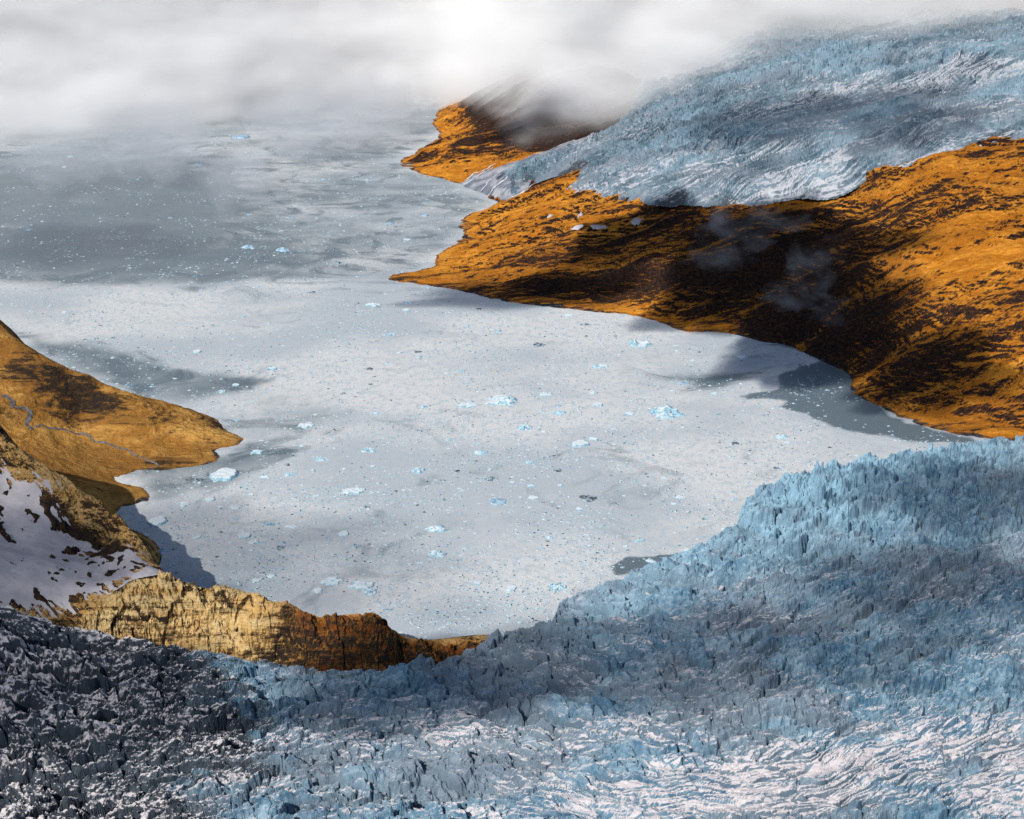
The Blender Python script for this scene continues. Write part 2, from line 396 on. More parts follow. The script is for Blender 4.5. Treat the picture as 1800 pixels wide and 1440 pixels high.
def landL(x, y):
    h = baseL(x, y)
    near = sstep(3050, 2850, y)
    gold = sstep(-30, 20, sdist(gold_poly, x, y))
    a = np.clip((h + 1) / 25, 0, 1)
    far_d = 8 * ridged(x / 260, y / 160, 3, 71) + 5 * ridged((x + y * 0.4) / 110, y / 60, 3, 72) + 2.2 * fbm(x / 22, y / 16, 4, 73)
    # steeply dipping slabs running down to the right
    u = (x * 0.82 - y * 0.57); v = (x * 0.57 + y * 0.82)
    near_d = 9 * ridged(u / 90, v / 22, 3, 74) + 5 * ridged(u / 35, v / 11, 3, 75) + 1.5 * fbm(x / 6, y / 5, 3, 76)
    f1, f2, r1, r2, ox, oy = worley(x / 26 + 0.4 * gnoise(x / 20, y / 20, 5), y / 34, 77)
    g_d = 30 * ridged(x / 55 + y / 200, y / 70, 5, 78, 0.6) - 13 + (r1 - 0.5) * 18 - 4 * sstep(0.12, 0.0, f2 - f1) + 2.5 * fbm(x / 5, y / 6, 3, 79)
    insn = sstep(-30, 25, sdist(snow_poly, x, y))
    near_d = near_d * (1 - 0.72 * insn) + insn * (3.5 + 16 * np.clip(fbm(u / 34, v / 26, 4, 82) - 0.16, 0, 1) / 0.5)
    d = far_d * (1 - near) - 8 * (1 - near) + near * ((1 - gold) * (near_d - 8) + gold * (g_d - 7))
    sh = np.exp(-(h / 9.0) ** 2) * (1 - near)
    g = h + d * a; q = (g + 7 * fbm(x / 45, y / 45, 3, 84)) / 19.0; fr = q - np.floor(q)
    g = g + gold * (sstep(0.45, 0.9, fr) - fr) * 5.0 * np.clip(0.4 + 1.4 * fbm(x / 70, y / 70, 2, 85), 0, 1)
    return g + sh * (4 * fbm(x / 90, y / 90, 4, 80) + 2 * fbm(x / 22, y / 22, 3, 81))

# ---------------------------------------------------------------- ice surface detail
def seracs(x, y, size, seed, rough):
    """broken ice: sharp leaning pinnacles and tilted blocks parted by crevasses"""
    wx = x + size * 0.55 * fbm(x / size / 1.3, y / size / 1.3, 4, seed, 0.6); wy = y + size * 0.55 * fbm(x / size / 1.3, y / size / 1.3, 4, seed + 1, 0.6)
    out = 0.36 * size * (ridged(wx / size / 1.5, wy / size / 1.05, 4, seed + 3, 0.5) - 0.45)
    for k, (s, a) in enumerate(((0.85, 0.95), (0.40, 0.90), (0.17, 0.45))):
        f1, f2, r1, r2, ox, oy = worley(wx / (size * s * 1.3), wy / (size * s), seed + 20 + k)
        ang = r2 * 6.283
        tilt = (np.cos(ang) * ox + np.sin(ang) * oy) * 1.1
        blk = (r1 ** 1.6 - 0.4) * 1.0 + tilt - (0.85 * sstep(0.13, 0.0, f2 - f1) if k < 2 else 0)
        out = out + blk * a * size * s * 0.60
    return out * rough

print('setup', round(time.time() - T0, 1))
# ================================================================ build
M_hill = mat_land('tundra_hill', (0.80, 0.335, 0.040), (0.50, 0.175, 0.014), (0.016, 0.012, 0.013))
M_head = mat_land(rocky=-0.9, name='tundra_headland', bright=(0.66, 0.36, 0.095), mid=(0.38, 0.175, 0.036), dark=(0.028, 0.022, 0.018), stretch=(1.3, 1.3, 1.0), pale=(0.88, 0.67, 0.33), rust=(0.22, 0.055, 0.012))
M_ice = mat_ice('glacier_ice')
M_ice_far = mat_ice('upper_glacier_ice', fine=0.4, blue=(0.06, 0.11, 0.15), pale=(0.19, 0.27, 0.33), snow=(0.50, 0.52, 0.56))
M_snow = mat_plain('old_snow', (0.40, 0.38, 0.41), (0.49, 0.465, 0.48), 40, 0.6, 0.3, 0.3)

# ---- hillside (right bank with the far headland)
X, Y = pgrid(-0.15, 0.50, 1150, 3400, 12500, 1350)
hb = baseR(X, Y); Z = hb + strata(X, Y, hb, 40, 1.0)
gd = sdist(gl_poly, X, Y)
Z = Z - 25 * sstep(10, 120, gd)
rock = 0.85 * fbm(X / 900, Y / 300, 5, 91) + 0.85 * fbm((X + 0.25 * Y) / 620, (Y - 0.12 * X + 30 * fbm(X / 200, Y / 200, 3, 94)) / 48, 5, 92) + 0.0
for px, py, h, rx, ry, a in [(1130, 430, 130, 330, 260, .35), (1340, 420, 240, 330, 260, .55), (1420, 500, 150, 300, 260, .55), (1480, 590, 80, 330, 230, .5), (1640, 650, 80, 220, 200, .45), (900, 510, 20, 420, 70, .55), (1050, 500, 50, 330, 90, .5),  # dark zones paint cloud shade over the rock bands
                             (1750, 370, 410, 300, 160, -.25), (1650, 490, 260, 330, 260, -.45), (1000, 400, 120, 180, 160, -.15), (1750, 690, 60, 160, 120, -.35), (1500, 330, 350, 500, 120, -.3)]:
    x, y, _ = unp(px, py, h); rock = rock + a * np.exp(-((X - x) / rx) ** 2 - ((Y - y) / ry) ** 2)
rock = rock + 0.95 * sstep(7000, 7500, Y) * sstep(55, 120, hb + 40 * fbm(X / 200, Y / 200, 3, 93)) * sstep(900, 500, X)  # headland top darkened as well: shade under the cloud, painted in
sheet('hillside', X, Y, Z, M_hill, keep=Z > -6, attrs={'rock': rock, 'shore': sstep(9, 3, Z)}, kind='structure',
      label='orange tundra hillside with dark rock bands and painted cloud shade on the far shore')

# ---- upper glacier
X, Y = pgrid(-0.02, 0.52, 1150, 4700, 13000, 900)
gd = sdist(gl_poly, X, Y) + 22 * fbm(X / 90, Y / 90, 4, 101)
hb = baseR(X, Y)
thick = 38 * np.sqrt(np.clip(gd / 140, 0, 1))
gx = X + 420 * fbm(X / 900, Y / 900, 3, 103); gy = Y + 420 * fbm(X / 900, Y / 900, 3, 104)
al = (gx * 0.93 + gy * 0.36); ac = (-gx * 0.36 + gy * 0.93)      # along and across the flow
lo = sstep(300, -300, ac - 5480 + 200 * fbm(X / 700, Y / 700, 2, 108))
crev = ridged(al / 620, ac / 48, 4, 105) * 25 * (0.45 + 0.55 * lo) + ridged((al + ac * 0.5) / 62, ac / 330, 4, 106) * 17 * (1 - 0.7 * lo) + ridged(al / 240, ac / 24, 3, 109) * 10 - 6
rough = 0.5 + 0.7 * sstep(-0.15, 0.35, fbm(X / 900, Y / 800, 3, 107))
px_rough = sstep(900, -200, X - 0.10 * (Y - 5000)) 
ser = seracs(X, Y, 62, 110, 0.42)
Z = hb + thick + 34 * (ridged(al / 620, ac / 170, 3, 116) - 0.4) * np.clip(gd / 150, 0, 1) + (crev - 12) * 1.0 * np.clip(gd / 40, 0, 1) + ser * rough * (1 - 0.7 * lo) * np.clip(gd / 60, 0, 1)
white = 0
for px, py, h, rx, ry in [(1120, 325, 230, 330, 260), (1300, 300, 330, 300, 240), (1480, 330, 340, 200, 120), (1640, 250, 480, 260, 160), (1680, 130, 610, 260, 260), (1500, 160, 530, 160, 160)]:
    x, y, _ = unp(px, py, h); white = white + np.exp(-((X - x) / rx) ** 2 - ((Y - y) / ry) ** 2)
white = np.clip(white, 0, 1)
snow = 0.21 + 0.08 * lo + 0.20 * white + 0.5 * fbm(al / 420, ac / 160, 4, 112)
sheet('upper_glacier', X, Y, Z, M_ice_far, keep=gd > 0, attrs={'snow': snow, 'fresh': 0.4 * sstep(0.6, 1.2, rough), 'grit': 0.05 + 0.9 * sstep(90, 20, gd) * sstep(-0.2, 0.3, fbm(X / 150, Y / 150, 2, 114)) - 0.3 * white + 0.6 * fbm(X / 300, Y / 200, 3, 113)}, kind='structure',
      label='crevassed blue white glacier spilling down between the orange hills')

# ---- grey outwash slope below its tongue
m = NT('wet_scree')
n1 = m.noise((1 / 260, 1 / 60, 1 / 60), 5, 0.6, 0.4); n2 = m.noise((1 / 30, 1 / 20, 1 / 20), 4, 0.6)
m.bsdf(m.mix(m.ramp(n1, 0.4, 0.62), (0.13, 0.15, 0.19), (0.34, 0.35, 0.38)), 0.8, 0.3, m.bump(n2, 4.0, 0.6))
M_scree = m.m
X, Y = pgrid(-0.06, 0.12, 420, 5900, 9000, 420)
fd = sdist(fan_poly, X, Y) + 12 * fbm(X / 60, Y / 60, 3, 121)
hb = baseR(X, Y)
Zl = hb + strata(X, Y, hb, 40, 1.0)
scree_off = 0.5 * (strata(X, Y, hb, 40, 1.0)) + 10 * sstep(-5, 40, fd)
Z = hb + np.maximum(scree_off, scree_off * 0 - 30) + 3 * ridged(X / 50, Y / 160, 3, 122) * sstep(0, 40, fd)
sheet('scree_slope', X, Y, np.maximum(Z, Zl + 1.5 * np.sign(fd)), M_scree, keep=fd > 0, kind='structure', label='grey wet scree slope under the glacier tongue')

# ---- left bank
X, Y = pgrid(-0.62, 0.02, 1250, 2150, 5200, 1000)
Z = landL(X, Y)
gold = sstep(-25, 10, sdist(gold_poly, X, Y))
near = sstep(3050, 2900, Y - 0.0 * X)
rock = -0.02 - 0.12 * near + 0.8 * sstep(-12, 15, sdist(snow_poly, X, Y)) + 0.9 * fbm(X / 260, Y / 150, 5, 131) + near * 0.02 * (1 - gold) + 0.25 * sstep(-500, -380, X) * gold - 0.35 * gold
for px, py, h, r in [(330, 720, 50, 90), (60, 625, 210, 90), (380, 750, 20, 60)]:
    x, y, _ = unp(px, py, h); rock = rock + 0.4 * np.exp(-((X - x) / r) ** 2 - ((Y - y - 30) / 60) ** 2)
sheet('headland', X, Y, Z, M_head, keep=Z > -6, attrs={'rock': rock, 'shore': sstep(5, 1.5, Z), 'pale': gold * 0.9 * sstep(-360, -520, X) + 0.45 * near * (1 - gold), 'rust': gold * sstep(-500, -390, X + 40 * fbm(X / 60, Y / 60, 3, 133))}, kind='structure', label='golden brown headland and rock ridge along the near shore')

# ---- snowfield
X, Y = pgrid(-0.60, -0.18, 620, 2250, 3300, 520)
sd = sdist(snow_poly, X, Y)
hb = baseL(X, Y)
Z = hb - 1.2 + 5.5 * np.clip(sd / 70, -1, 1) + 5.0 * fbm(X / 110, Y / 70, 4, 141) - 4 * sstep(2560, 2640, Y) * sstep(2800, 2700, Y)
sheet('snowfield', X, Y, Z, M_snow, keep=sd > -25, smooth=True, kind='structure', label='smooth pale snowfield with dark rocks poking through')

# ---- foreground glacier
front = [(700, 1168), (760, 1160), (830, 1140), (880, 1110), (960, 1088), (985, 1052), (1060, 1022), (1100, 1008), (1150, 987), (1215, 962), (1260, 937), (1300, 902), (1308, 872), (1370, 838), (1440, 822), (1480, 814), (1530, 800), (1580, 797), (1650, 785), (1720, 773), (1800, 770), (2000, 745), (2400, 700)]
fh = [34, 34, 40, 48, 58, 64, 66, 66, 64, 66, 70, 74, 80, 80, 80, 78, 76, 76, 76, 78, 80, 85, 90]
ctrlG = [(1800, 900, 108), (1800, 1100, 135), (1800, 1300, 165), (1800, 1440, 180), (1400, 900, 84), (1400, 1000, 92), (1400, 1200, 118), (1400, 1440, 150), (1150, 1100, 84), (1000, 1200, 82), (1000, 1440, 128), (800, 1200, 52), (600, 1200, 46), (600, 1300, 78), (600, 1440, 112),
         (470, 1165, 44), (400, 1150, 54), (300, 1132, 72), (300, 1250, 84), (300, 1440, 112), (200, 1105, 98), (100, 1085, 130), (0, 1070, 172), (0, 1150, 145), (0, 1250, 130), (0, 1440, 118), (-250, 1080, 230), (-250, 1440, 150), (2100, 900, 125), (2100, 1300, 180), (900, 1600, 150), (300, 1600, 140), (1600, 1600, 190)]
fxy = unpl([(a[0], a[1], b) for a, b in zip(front, fh)])
baseG = Field(TPS(np.concatenate([fxy, unpl(ctrlG)]), np.array(fh + [c[2] for c in ctrlG], float), 1e-4), -2200, 2400, 1300, 4300, 20)
poly = np.concatenate([fxy, [(3200, 3600), (3200, 1000), (-2600, 1000)], unpl([(-400, 1075, 220), (-100, 1066, 182), (0, 1062, 172), (60, 1078, 148), (130, 1092, 122), (200, 1108, 97), (300, 1132, 70), (380, 1146, 54), (470, 1158, 44), (590, 1176, 38)])])
X, Y = pgrid(-0.62, 0.62, 1850, 1420, 3750, 1250)
gd = sdist(poly, X, Y) + (14 + 14 * sstep(0, 300, X)) * fbm(X / 70, Y / 70, 5, 151, 0.6)
hb = baseG(X, Y)
# how broken the ice is, where snow lies, where debris bands it and the left side darkens
def zone(px, py, h, r, soft):
    x, y, _ = unp(px, py, h); return np.exp(-(((X - x) / r) ** 2 + ((Y - y) / soft) ** 2))
smooth_z = np.clip(zone(1750, 1340, 170, 420, 130) + zone(1300, 1380, 145, 330, 90) + zone(1500, 1440, 160, 420, 120) + 0.5 * zone(1050, 1300, 100, 160, 60) + 0.6 * zone(700, 1300, 80, 260, 60), 0, 1)
high_z = np.clip(zone(1450, 880, 85, 260, 330) + zone(1750, 850, 100, 300, 260), 0, 1)
zs0 = smooth_z
brk = 0.62 + 0.5 * fbm(X / 260, Y / 260, 4, 152) + 0.45 * high_z - 0.42 * smooth_z
smooth_z = smooth_z * sstep(-0.32, -0.02, fbm(X / 130, Y / 90, 4, 153) + 0.08)
brk = brk + 0.42 * (zs0 - smooth_z)
brk = np.clip(brk, 0.10, 1.3)
Fl = Y - 0.42 * (np.sqrt((X - 330) ** 2 + 160.0 ** 2)) * sstep(-900, 100, X)
Xs = X / 1.55
leftz = sstep(-180, -1000, X + 0.25 * (Y - 2300) + 260 * fbm(X / 260, Y / 200, 4, 187))
s1 = seracs(Xs, Fl, 42, 160, 1.12)
# curving transverse crevasses in the snowy part
cxx = X + 70 * fbm(X / 200, Y / 200, 3, 171); cyy = Fl + 45 * fbm(X / 200, Y / 200, 3, 172)
cr = np.abs(gnoise(cxx / 150, cyy / 17, 173)); cr2 = np.abs(gnoise(cxx / 90 + 7, cyy / 10, 174))
crev = -11 * sstep(0.16, 0.0, cr) - 4 * sstep(0.14, 0, cr2) + 3 * fbm(X / 40, Y / 30, 3, 175)
pin = ridged(X / 30, Y / 42, 3, 176)
edge = np.clip(gd / 22, 0, 1)
frontcliff = sstep(-6, 10, gd)
rx_ = X; ry_ = Fl
big = 42 * (ridged((rx_ + 60 * fbm(X / 200, Y / 200, 2, 191)) / 420, ry_ / 120, 4, 192) - 0.35) * (1 - 0.7 * smooth_z)
spire = (high_z + 0.5 * sstep(160, 20, gd) * sstep(0, 250, X)) * 34 * np.clip(ridged(X / 60, Y / 75, 3, 193) - 0.35, 0, 1) ** 1.5
dark_r = leftz * 26 * (ridged((X + 0.3 * Y) / 95, Y / 42, 4, 194) - 0.45)
Z = (hb + (big + spire + dark_r) * sstep(0, 60, gd) + (s1 * brk + crev * (0.35 + 0.65 * smooth_z) + 6 * (pin - 0.6) * brk) * edge)
land_side = sstep(-420, -520, X)      # against the rock the ice thins out instead of standing as a cliff
Z = Z * frontcliff - 12 * (1 - frontcliff)
leftz0 = 0 
snow = 0.27 + 0.60 * smooth_z + 0.62 * leftz + 0.6 * fbm(X / 260, Fl / 60, 4, 181) - 0.35 * high_z - 0.2 * sstep(150, 0, gd)
grit = -0.16 + 0.8 * fbm(X / 500, Fl / 45, 5, 182) + 2.1 * leftz - 0.25 * high_z  # debris bands along the flow, plus a darker left side
fresh = np.clip(zone(1420, 905, 85, 170, 260) + 0.3 * high_z + 0.7 * sstep(220, 30, gd) * sstep(0, 250, X) + 0.35 * fbm(X / 90, Y / 90, 3, 183), 0, 1)
sheet('glacier', X, Y, Z, M_ice, keep=gd > -8, attrs={'snow': snow, 'grit': grit, 'fresh': fresh}, kind='structure', label='broken blue ice of the great glacier filling the foreground')
print('glaciers', round(time.time() - T0, 1))

# ---- the fjord: silty water, most of it under brash ice
P_far = unpl([(-500, 500), (0, 494), (200, 501), (350, 500), (470, 489), (560, 491), (640, 482), (690, 487), (765, 458), (820, 400), (800, 385), (870, 350), (800, 322), (700, 285), (780, 220), (800, 130), (-500, 130)])
P_far2 = unpl([(-500, 498), (0, 490), (200, 499), (400, 492), (560, 470), (450, 400), (420, 330), (300, 285), (120, 290), (0, 305), (-500, 320)])
P_green = unpl([(20, 575), (70, 590), (150, 612), (240, 622), (300, 645), (400, 648), (485, 672), (420, 692), (350, 700), (250, 702), (100, 640)])
P_right = unpl([(1340, 603), (1400, 618), (1440, 640), (1372, 668), (1362, 690), (1330, 702), (1310, 712), (1390, 716), (1370, 728), (1430, 745), (1500, 762), (1580, 768), (1640, 774), (1720, 773), (1640, 745), (1570, 725), (1500, 690), (1510, 660), (1450, 620)])
P_mid = unpl([(1140, 655), (1250, 650), (1370, 652), (1320, 672), (1260, 690), (1190, 690), (1230, 675)])
P_slit = unpl([(1074, 1020), (1110, 1003), (1160, 980), (1218, 957), (1265, 962), (1190, 1000), (1090, 1030)])
P_bay = unpl([(195, 838), (380, 802), (440, 775), (540, 790), (500, 808), (430, 840), (390, 856), (330, 872), (262, 876), (240, 855)])
P_brown = unpl([(430, 690), (560, 690), (640, 720), (590, 760), (480, 800), (420, 770)])
X, Y = pgrid(-0.75, 0.75, 700, 2150, 60000, 900)
wx = X + 55 * fbm(X / 330, Y / 330, 5, 201) + 14 * fbm(X / 40, Y / 60, 3, 203); wy = Y + 160 * fbm(X / 500, Y / 500, 5, 202)
cover = np.ones_like(X)
def cut(P, amount, soft):
    global cover
    cover = cover - amount * sstep(-soft, soft, sdist(P, wx, wy))
cut(P_far, 0.40, 90); cut(P_far2, 0.26, 260); cut(P_green, 0.55, 70); cut(P_right, 0.95, 18); cut(P_mid, 0.5, 45); cut(P_slit, 1.0, 8); cut(P_bay, 0.5, 40); cut(P_brown, 0.22, 90)
cover = cover + 0.22 * fbm(X / 700, Y / 500, 4, 205) + 0.16 * fbm(X / 260, Y / 110, 5, 206)
COVER = cover.copy(); WX, WY = X, Y
m = NT('fjord_water')
nf = m.noise((1 / 7, 1 / 9, 1), 4, 0.75); nm = m.noise((1 / 160, 1 / 160, 1), 6, 0.62, 0.5); nl = m.noise((1 / 900, 1 / 600, 1), 4, 0.55)
cv = m.math('ADD', m.attr('cover'), m.math('MULTIPLY', m.math('SUBTRACT', nm, 0.5), 0.5))
cv = m.math('ADD', cv, m.math('MULTIPLY', m.math('SUBTRACT', nf, 0.5), 0.35))
ns = m.noise((1 / 330, 1 / 300, 1), 7, 0.62, 2.2); nk = m.noise((1 / 22, 1 / 30, 1), 5, 0.7)
cv = m.math('SUBTRACT', cv, m.ramp(ns, 0.50, 0.68, 0.0, 0.34))
f = m.ramp(cv, 0.18, 0.92)
ice = m.mix(m.ramp(nl, 0.4, 0.6), (0.45, 0.485, 0.515), (0.645, 0.65, 0.645))
ice = m.mix(m.ramp(nk, 0.46, 0.66, 0, 0.75), ice, (0.40, 0.48, 0.54))
ice = m.mix(m.ramp(nf, 0.52, 0.72), ice, (0.33, 0.44, 0.51))
ice = m.mix(m.ramp(m.noise((1 / 9, 1 / 11, 1), 3, 0.8), 0.62, 0.72), ice, (0.80, 0.80, 0.80))
c = m.mix(f, (0.125, 0.165, 0.19), ice)
b = m.bsdf(c, m.ramp(f, 0.0, 0.5, 0.32, 0.85), 0.35, m.bump(m.math('MULTIPLY', nf, m.math('MULTIPLY', f, 1.0)), 1.2, 0.5))
sheet('fjord_water', X, Y, X * 0, m.m, attrs={'cover': cover}, smooth=True, kind='structure', label='grey fjord water mostly hidden by white brash ice')

def cover_at(x, y):
    ty = np.log(y / 2150) / np.log(60000 / 2150) * 899; tx = (x / y + 0.75) / 1.5 * 699
    return COVER[np.clip(ty.astype(int), 0, 899), np.clip(tx.astype(int), 0, 699)]

def on_water(x, y, m=8.0):
    return (baseR(x, y) < -m) & ((baseL(np.clip(x, -2590, 290), np.clip(y, 1510, 6190)) < -m) | (x > 250)) & (sdist(poly, x, y) < -12)

# ---- the bergs one can tell apart: where, how wide, what form, how they look
B, D, G = 'clean', 'dirty', 'grey'
bergs = [
 (395, 831, 58, 'flat', B, 'large flat-topped tabular iceberg just off the tip of the golden headland'),
 (347, 843, 24, 'dome', D, 'dark dirty rounded ice lump beside the flat-topped iceberg by the headland'),
 (278, 914, 42, 'flat', B, 'flat blue ice slab close under the near rock ridge, below the small knob'),
 (880, 699, 72, 'peak', B, 'biggest pointed iceberg in the middle of the fjord with a shaded blue front'),
 (822, 709, 40, 'low', B, 'low white ice slab just left of the biggest pointed iceberg'),
 (1170, 720, 80, 'jag', B, 'widest jagged crescent iceberg on the right half of the fjord'),
 (1105, 725, 27, 'low', B, 'small low slab just left of the widest jagged iceberg'),
 (983, 724, 31, 'dome', B, 'rounded lumpy iceberg right of the biggest pointed iceberg'),
 (981, 713, 15, 'peak', G, 'little grey pointed iceberg right behind a rounded lumpy one'),
 (1125, 601, 52, 'horns', B, 'two-horned iceberg with a tall left tower below the orange hillside'),
 (1055, 642, 34, 'horns', B, 'low white iceberg with two small humps, left of and below the two-horned one'),
 (437, 433, 28, 'dome', G, 'left one of two dome-shaped bergs on the dark open water'),
 (498, 438, 30, 'dome', G, 'right one of two dome-shaped bergs on the dark open water'),
 (595, 460, 22, 'low', D, 'dark low berg on the grey water left of the orange point'),
 (548, 513, 20, 'peak', D, 'dark wedge of ice at the edge of the white brash below the open water'),
 (684, 586, 26, 'peak', G, 'grey blue triangular iceberg like a small pyramid below the orange point'),
 (720, 531, 18, 'dome', G, 'dark blue rounded chunk near the shore of the orange point'),
 (657, 534, 34, 'low', B, 'long thin white floe left of a dark rounded chunk near the point'),
 (537, 745, 36, 'low', B, 'low white slab with small peaks on the grey brown water'),
 (648, 789, 33, 'jag', B, 'blocky bright blue iceberg with a notched top in the mid left fjord'),
 (562, 805, 30, 'jag', B, 'jagged iceberg left of and below the blocky notched one'),
 (735, 825, 32, 'dome', B, 'broad humped iceberg between the blocky notched one and the dark triangle'),
 (845, 794, 32, 'jag', B, 'lumpy blue iceberg in the white brash right of the broad humped one'),
 (922, 749, 38, 'jag', B, 'slanting elongated iceberg below the rounded lumpy pair'),
 (960, 691, 32, 'low', B, 'low white slab right of the biggest pointed iceberg, farther out'),
 (1020, 778, 40, 'flat', B, 'flat blue block with a broken top in the bright centre of the fjord'),
 (1043, 770, 24, 'low', B, 'small white slab touching the back of a flat blue block'),
 (768, 927, 44, 'jag', B, 'crescent of broken blue ice alone in the lower middle of the fjord'),
 (768, 972, 38, 'dome', B, 'grey blue hump of ice below the crescent of broken ice'),
 (876, 879, 38, 'low', G, 'long grey-banded floe below the dark triangular chunk'),
 (622, 860, 46, 'low', B, 'long low rubble floe in the left middle of the fjord'),
 (860, 840, 27, 'peak', D, 'dark triangular chunk with a white back in the bright brash'),
 (978, 1029, 40, 'jag', B, 'knobbly bright blue iceberg close to the edge of the near glacier'),
 (635, 1025, 58, 'low', B, 'longest strip of ice behind the end of the rock ridge'),
 (650, 1038, 36, 'jag', B, 'blue rubble iceberg just below the longest strip of ice'),
 (584, 1019, 42, 'low', B, 'two-part flat floe left of the longest strip of ice'),
 (1376, 766, 31, 'jag', B, 'rough iceberg off the dark open water on the right'),
 (1385, 777, 17, 'low', B, 'small slab right below the rough iceberg by the dark open water'),
 (1292, 778, 20, 'horns', D, 'dark little wedge with a raised end left of the rough iceberg'),
 (1305, 626, 28, 'low', B, 'small jagged floe near the shore where the dark open water begins'),
 (1203, 671, 23, 'low', G, 'grey floe lying in the dull patch below the hillside shore'),
 (948, 604, 30, 'low', D, 'flat dark debris-covered floe left of the two-horned iceberg'),
 (1035, 873, 40, 'low', D, 'wide dark debris floe in the lower right of the white brash'),
 (1080, 885, 15, 'dome', D, 'small black chunk just right of the wide debris floe'),
 (735, 617, 20, 'low', D, 'thin dark debris floe below the grey pyramid iceberg'),
 (738, 627, 13, 'dome', G, 'small blue lump touching the thin dark debris floe'),
 (930, 812, 22, 'dome', B, 'small humped iceberg left below the flat blue block'),
 (453, 793, 30, 'dome', B, 'low rounded iceberg right of the headland tip'),
 (510, 832, 28, 'jag', B, 'small jagged iceberg between the flat-topped berg and the long rubble floe'),
 (465, 837, 24, 'low', B, 'small slab right of the flat-topped iceberg by the headland'),
 (323, 884, 30, 'low', B, 'tilted double slab below the grey bay'),
 (369, 877, 24, 'flat', B, 'small flat block right of the tilted double slab'),
 (415, 889, 26, 'low', B, 'thin floe right of a small flat block below the bay'),
 (255, 939, 22, 'low', B, 'blue floe hugging the foot of the near rock ridge'),
 (430, 940, 28, 'flat', B, 'flat pale block midway between the ridge and the crescent of broken ice'),
 (347, 942, 24, 'low', B, 'tilted blue floe between two flat blocks near the ridge'),
 (512, 924, 26, 'low', B, 'pale lens-shaped floe left of the crescent of broken ice'),
 (474, 921, 24, 'low', G, 'grey lens-shaped floe beside a pale one, nearer the ridge'),
 (446, 951, 24, 'peak', B, 'small wedge of ice just below a flat pale block'),
 (280, 969, 28, 'jag', B, 'blue rubble berg pressed against the near rock ridge'),
 (450, 1019, 24, 'low', B, 'pale floe above the middle of the golden ridge'),
 (558, 1036, 26, 'low', B, 'thin floe below the two-part flat floe'),
 (425, 239, 34, 'flat', G, 'long flat berg far off under the edge of the cloud'),
 (350, 288, 23, 'low', G, 'far low berg in the mist below the long flat one'),
 (342, 205, 21, 'low', G, 'farthest pale berg half lost in the cloud'),
 (685, 392, 16, 'dome', G, 'small berg on the grey water facing the bay of the orange hill'),
 (716, 420, 20, 'low', B, 'white floe near the bay of the orange hill'),
 (565, 316, 14, 'low', G, 'left one of two tiny bergs level with the far headland'),
 (648, 316, 15, 'dome', G, 'right one of two tiny bergs level with the far headland'),
 (1000, 553, 24, 'low', B, 'white floe lying close under the shore of the hillside'),
 (478, 647, 24, 'dome', B, 'small blue berg by the green water off the headland'),
 (876, 581, 16, 'dome', G, 'small grey berg left of the dark debris floe, nearer the hillside'),
]
# ---- brash: countless small bits of ice afloat
n = 520000
bpx = rng.uniform(-30, 1830, n); bpy_ = 1150 - 960 * rng.random(n) ** 1.15
bx, by, bt = unp(bpx, bpy_)
cvr = cover_at(bx, by)
ok = on_water(bx, by, 3.0) & (rng.random(n) < np.clip(0.08 + 0.22 * cvr + 0.9 * fbm(bx / 220, by / 260, 4, 210), 0.03, 1))
bx, by, bt = bx[ok], by[ok], bt[ok]
for b_ in bergs:                                   # more of it round the larger bergs
    q = int(b_[2] * 1.6); ex, ey, et = unp(b_[0] + rng.normal(0, b_[2] * 0.75, q), b_[1] + rng.normal(0, b_[2] * 0.16, q) + 2)
    bx = np.r_[bx, ex]; by = np.r_[by, ey]; bt = np.r_[bt, et]
ok = on_water(bx, by, 3.0); bx, by, bt = bx[ok], by[ok], bt[ok]; n = len(bx)
sz = (0.7 + 3.0 * rng.random(n) ** 7) * (0.65 + bt / 6500)
V = np.zeros((n, 7, 3)); ang = rng.uniform(0, 6.283, n)
for k in range(5):
    a = ang + k * 6.283 / 5 + rng.uniform(-.4, .4, n); r = sz * rng.uniform(0.6, 1.25, n)
    V[:, k, 0] = bx + r * 1.5 * np.cos(a); V[:, k, 1] = by + r * np.sin(a); V[:, k, 2] = -0.15
hz = sz * rng.uniform(0.25, 0.75, n)
V[:, 5, 0] = bx + 0.35 * sz; V[:, 5, 1] = by + 0.1 * sz; V[:, 5, 2] = hz
V[:, 6, 0] = bx - 0.35 * sz; V[:, 6, 1] = by - 0.1 * sz; V[:, 6, 2] = hz * rng.uniform(0.5, 1, n)
tri = np.array([(0, 1, 5), (1, 2, 5), (2, 6, 5), (2, 3, 6), (3, 4, 6), (4, 5, 6), (4, 0, 5)])
F = (np.arange(n)[:, None, None] * 7 + tri[None]).reshape(-1, 3)
me = bpy.data.meshes.new('brash_ice'); me.vertices.add(n * 7); me.vertices.foreach_set('co', V.astype(np.float32).ravel())
me.loops.add(F.size); me.loops.foreach_set('vertex_index', F.ravel().astype(np.int32)); me.polygons.add(len(F)); me.polygons.foreach_set('loop_start', (np.arange(len(F)) * 3).astype(np.int32))
me.update(calc_edges=True)
m = NT('brash_bits')
g = m.n('ShaderNodeNewGeometry')
cr_ = m.n('ShaderNodeValToRGB'); m.l(g.outputs['Random Per Island'], cr_.inputs[0])
e = cr_.color_ramp.elements; e[0].position = 0.0; e[0].color = (0.46, 0.60, 0.68, 1); e[1].position = 0.86; e[1].color = (0.26, 0.44, 0.54, 1)
x_ = e.new(0.45); x_.color = (0.58, 0.65, 0.69, 1); x_ = e.new(0.965); x_.color = (0.40, 0.60, 0.70, 1); x_ = e.new(0.972); x_.color = (0.14, 0.15, 0.17, 1)
m.bsdf(cr_.outputs[0], 0.6, 0.3)
me.materials.append(m.m)
o = bpy.data.objects.new('brash_ice', me); COL.objects.link(o)
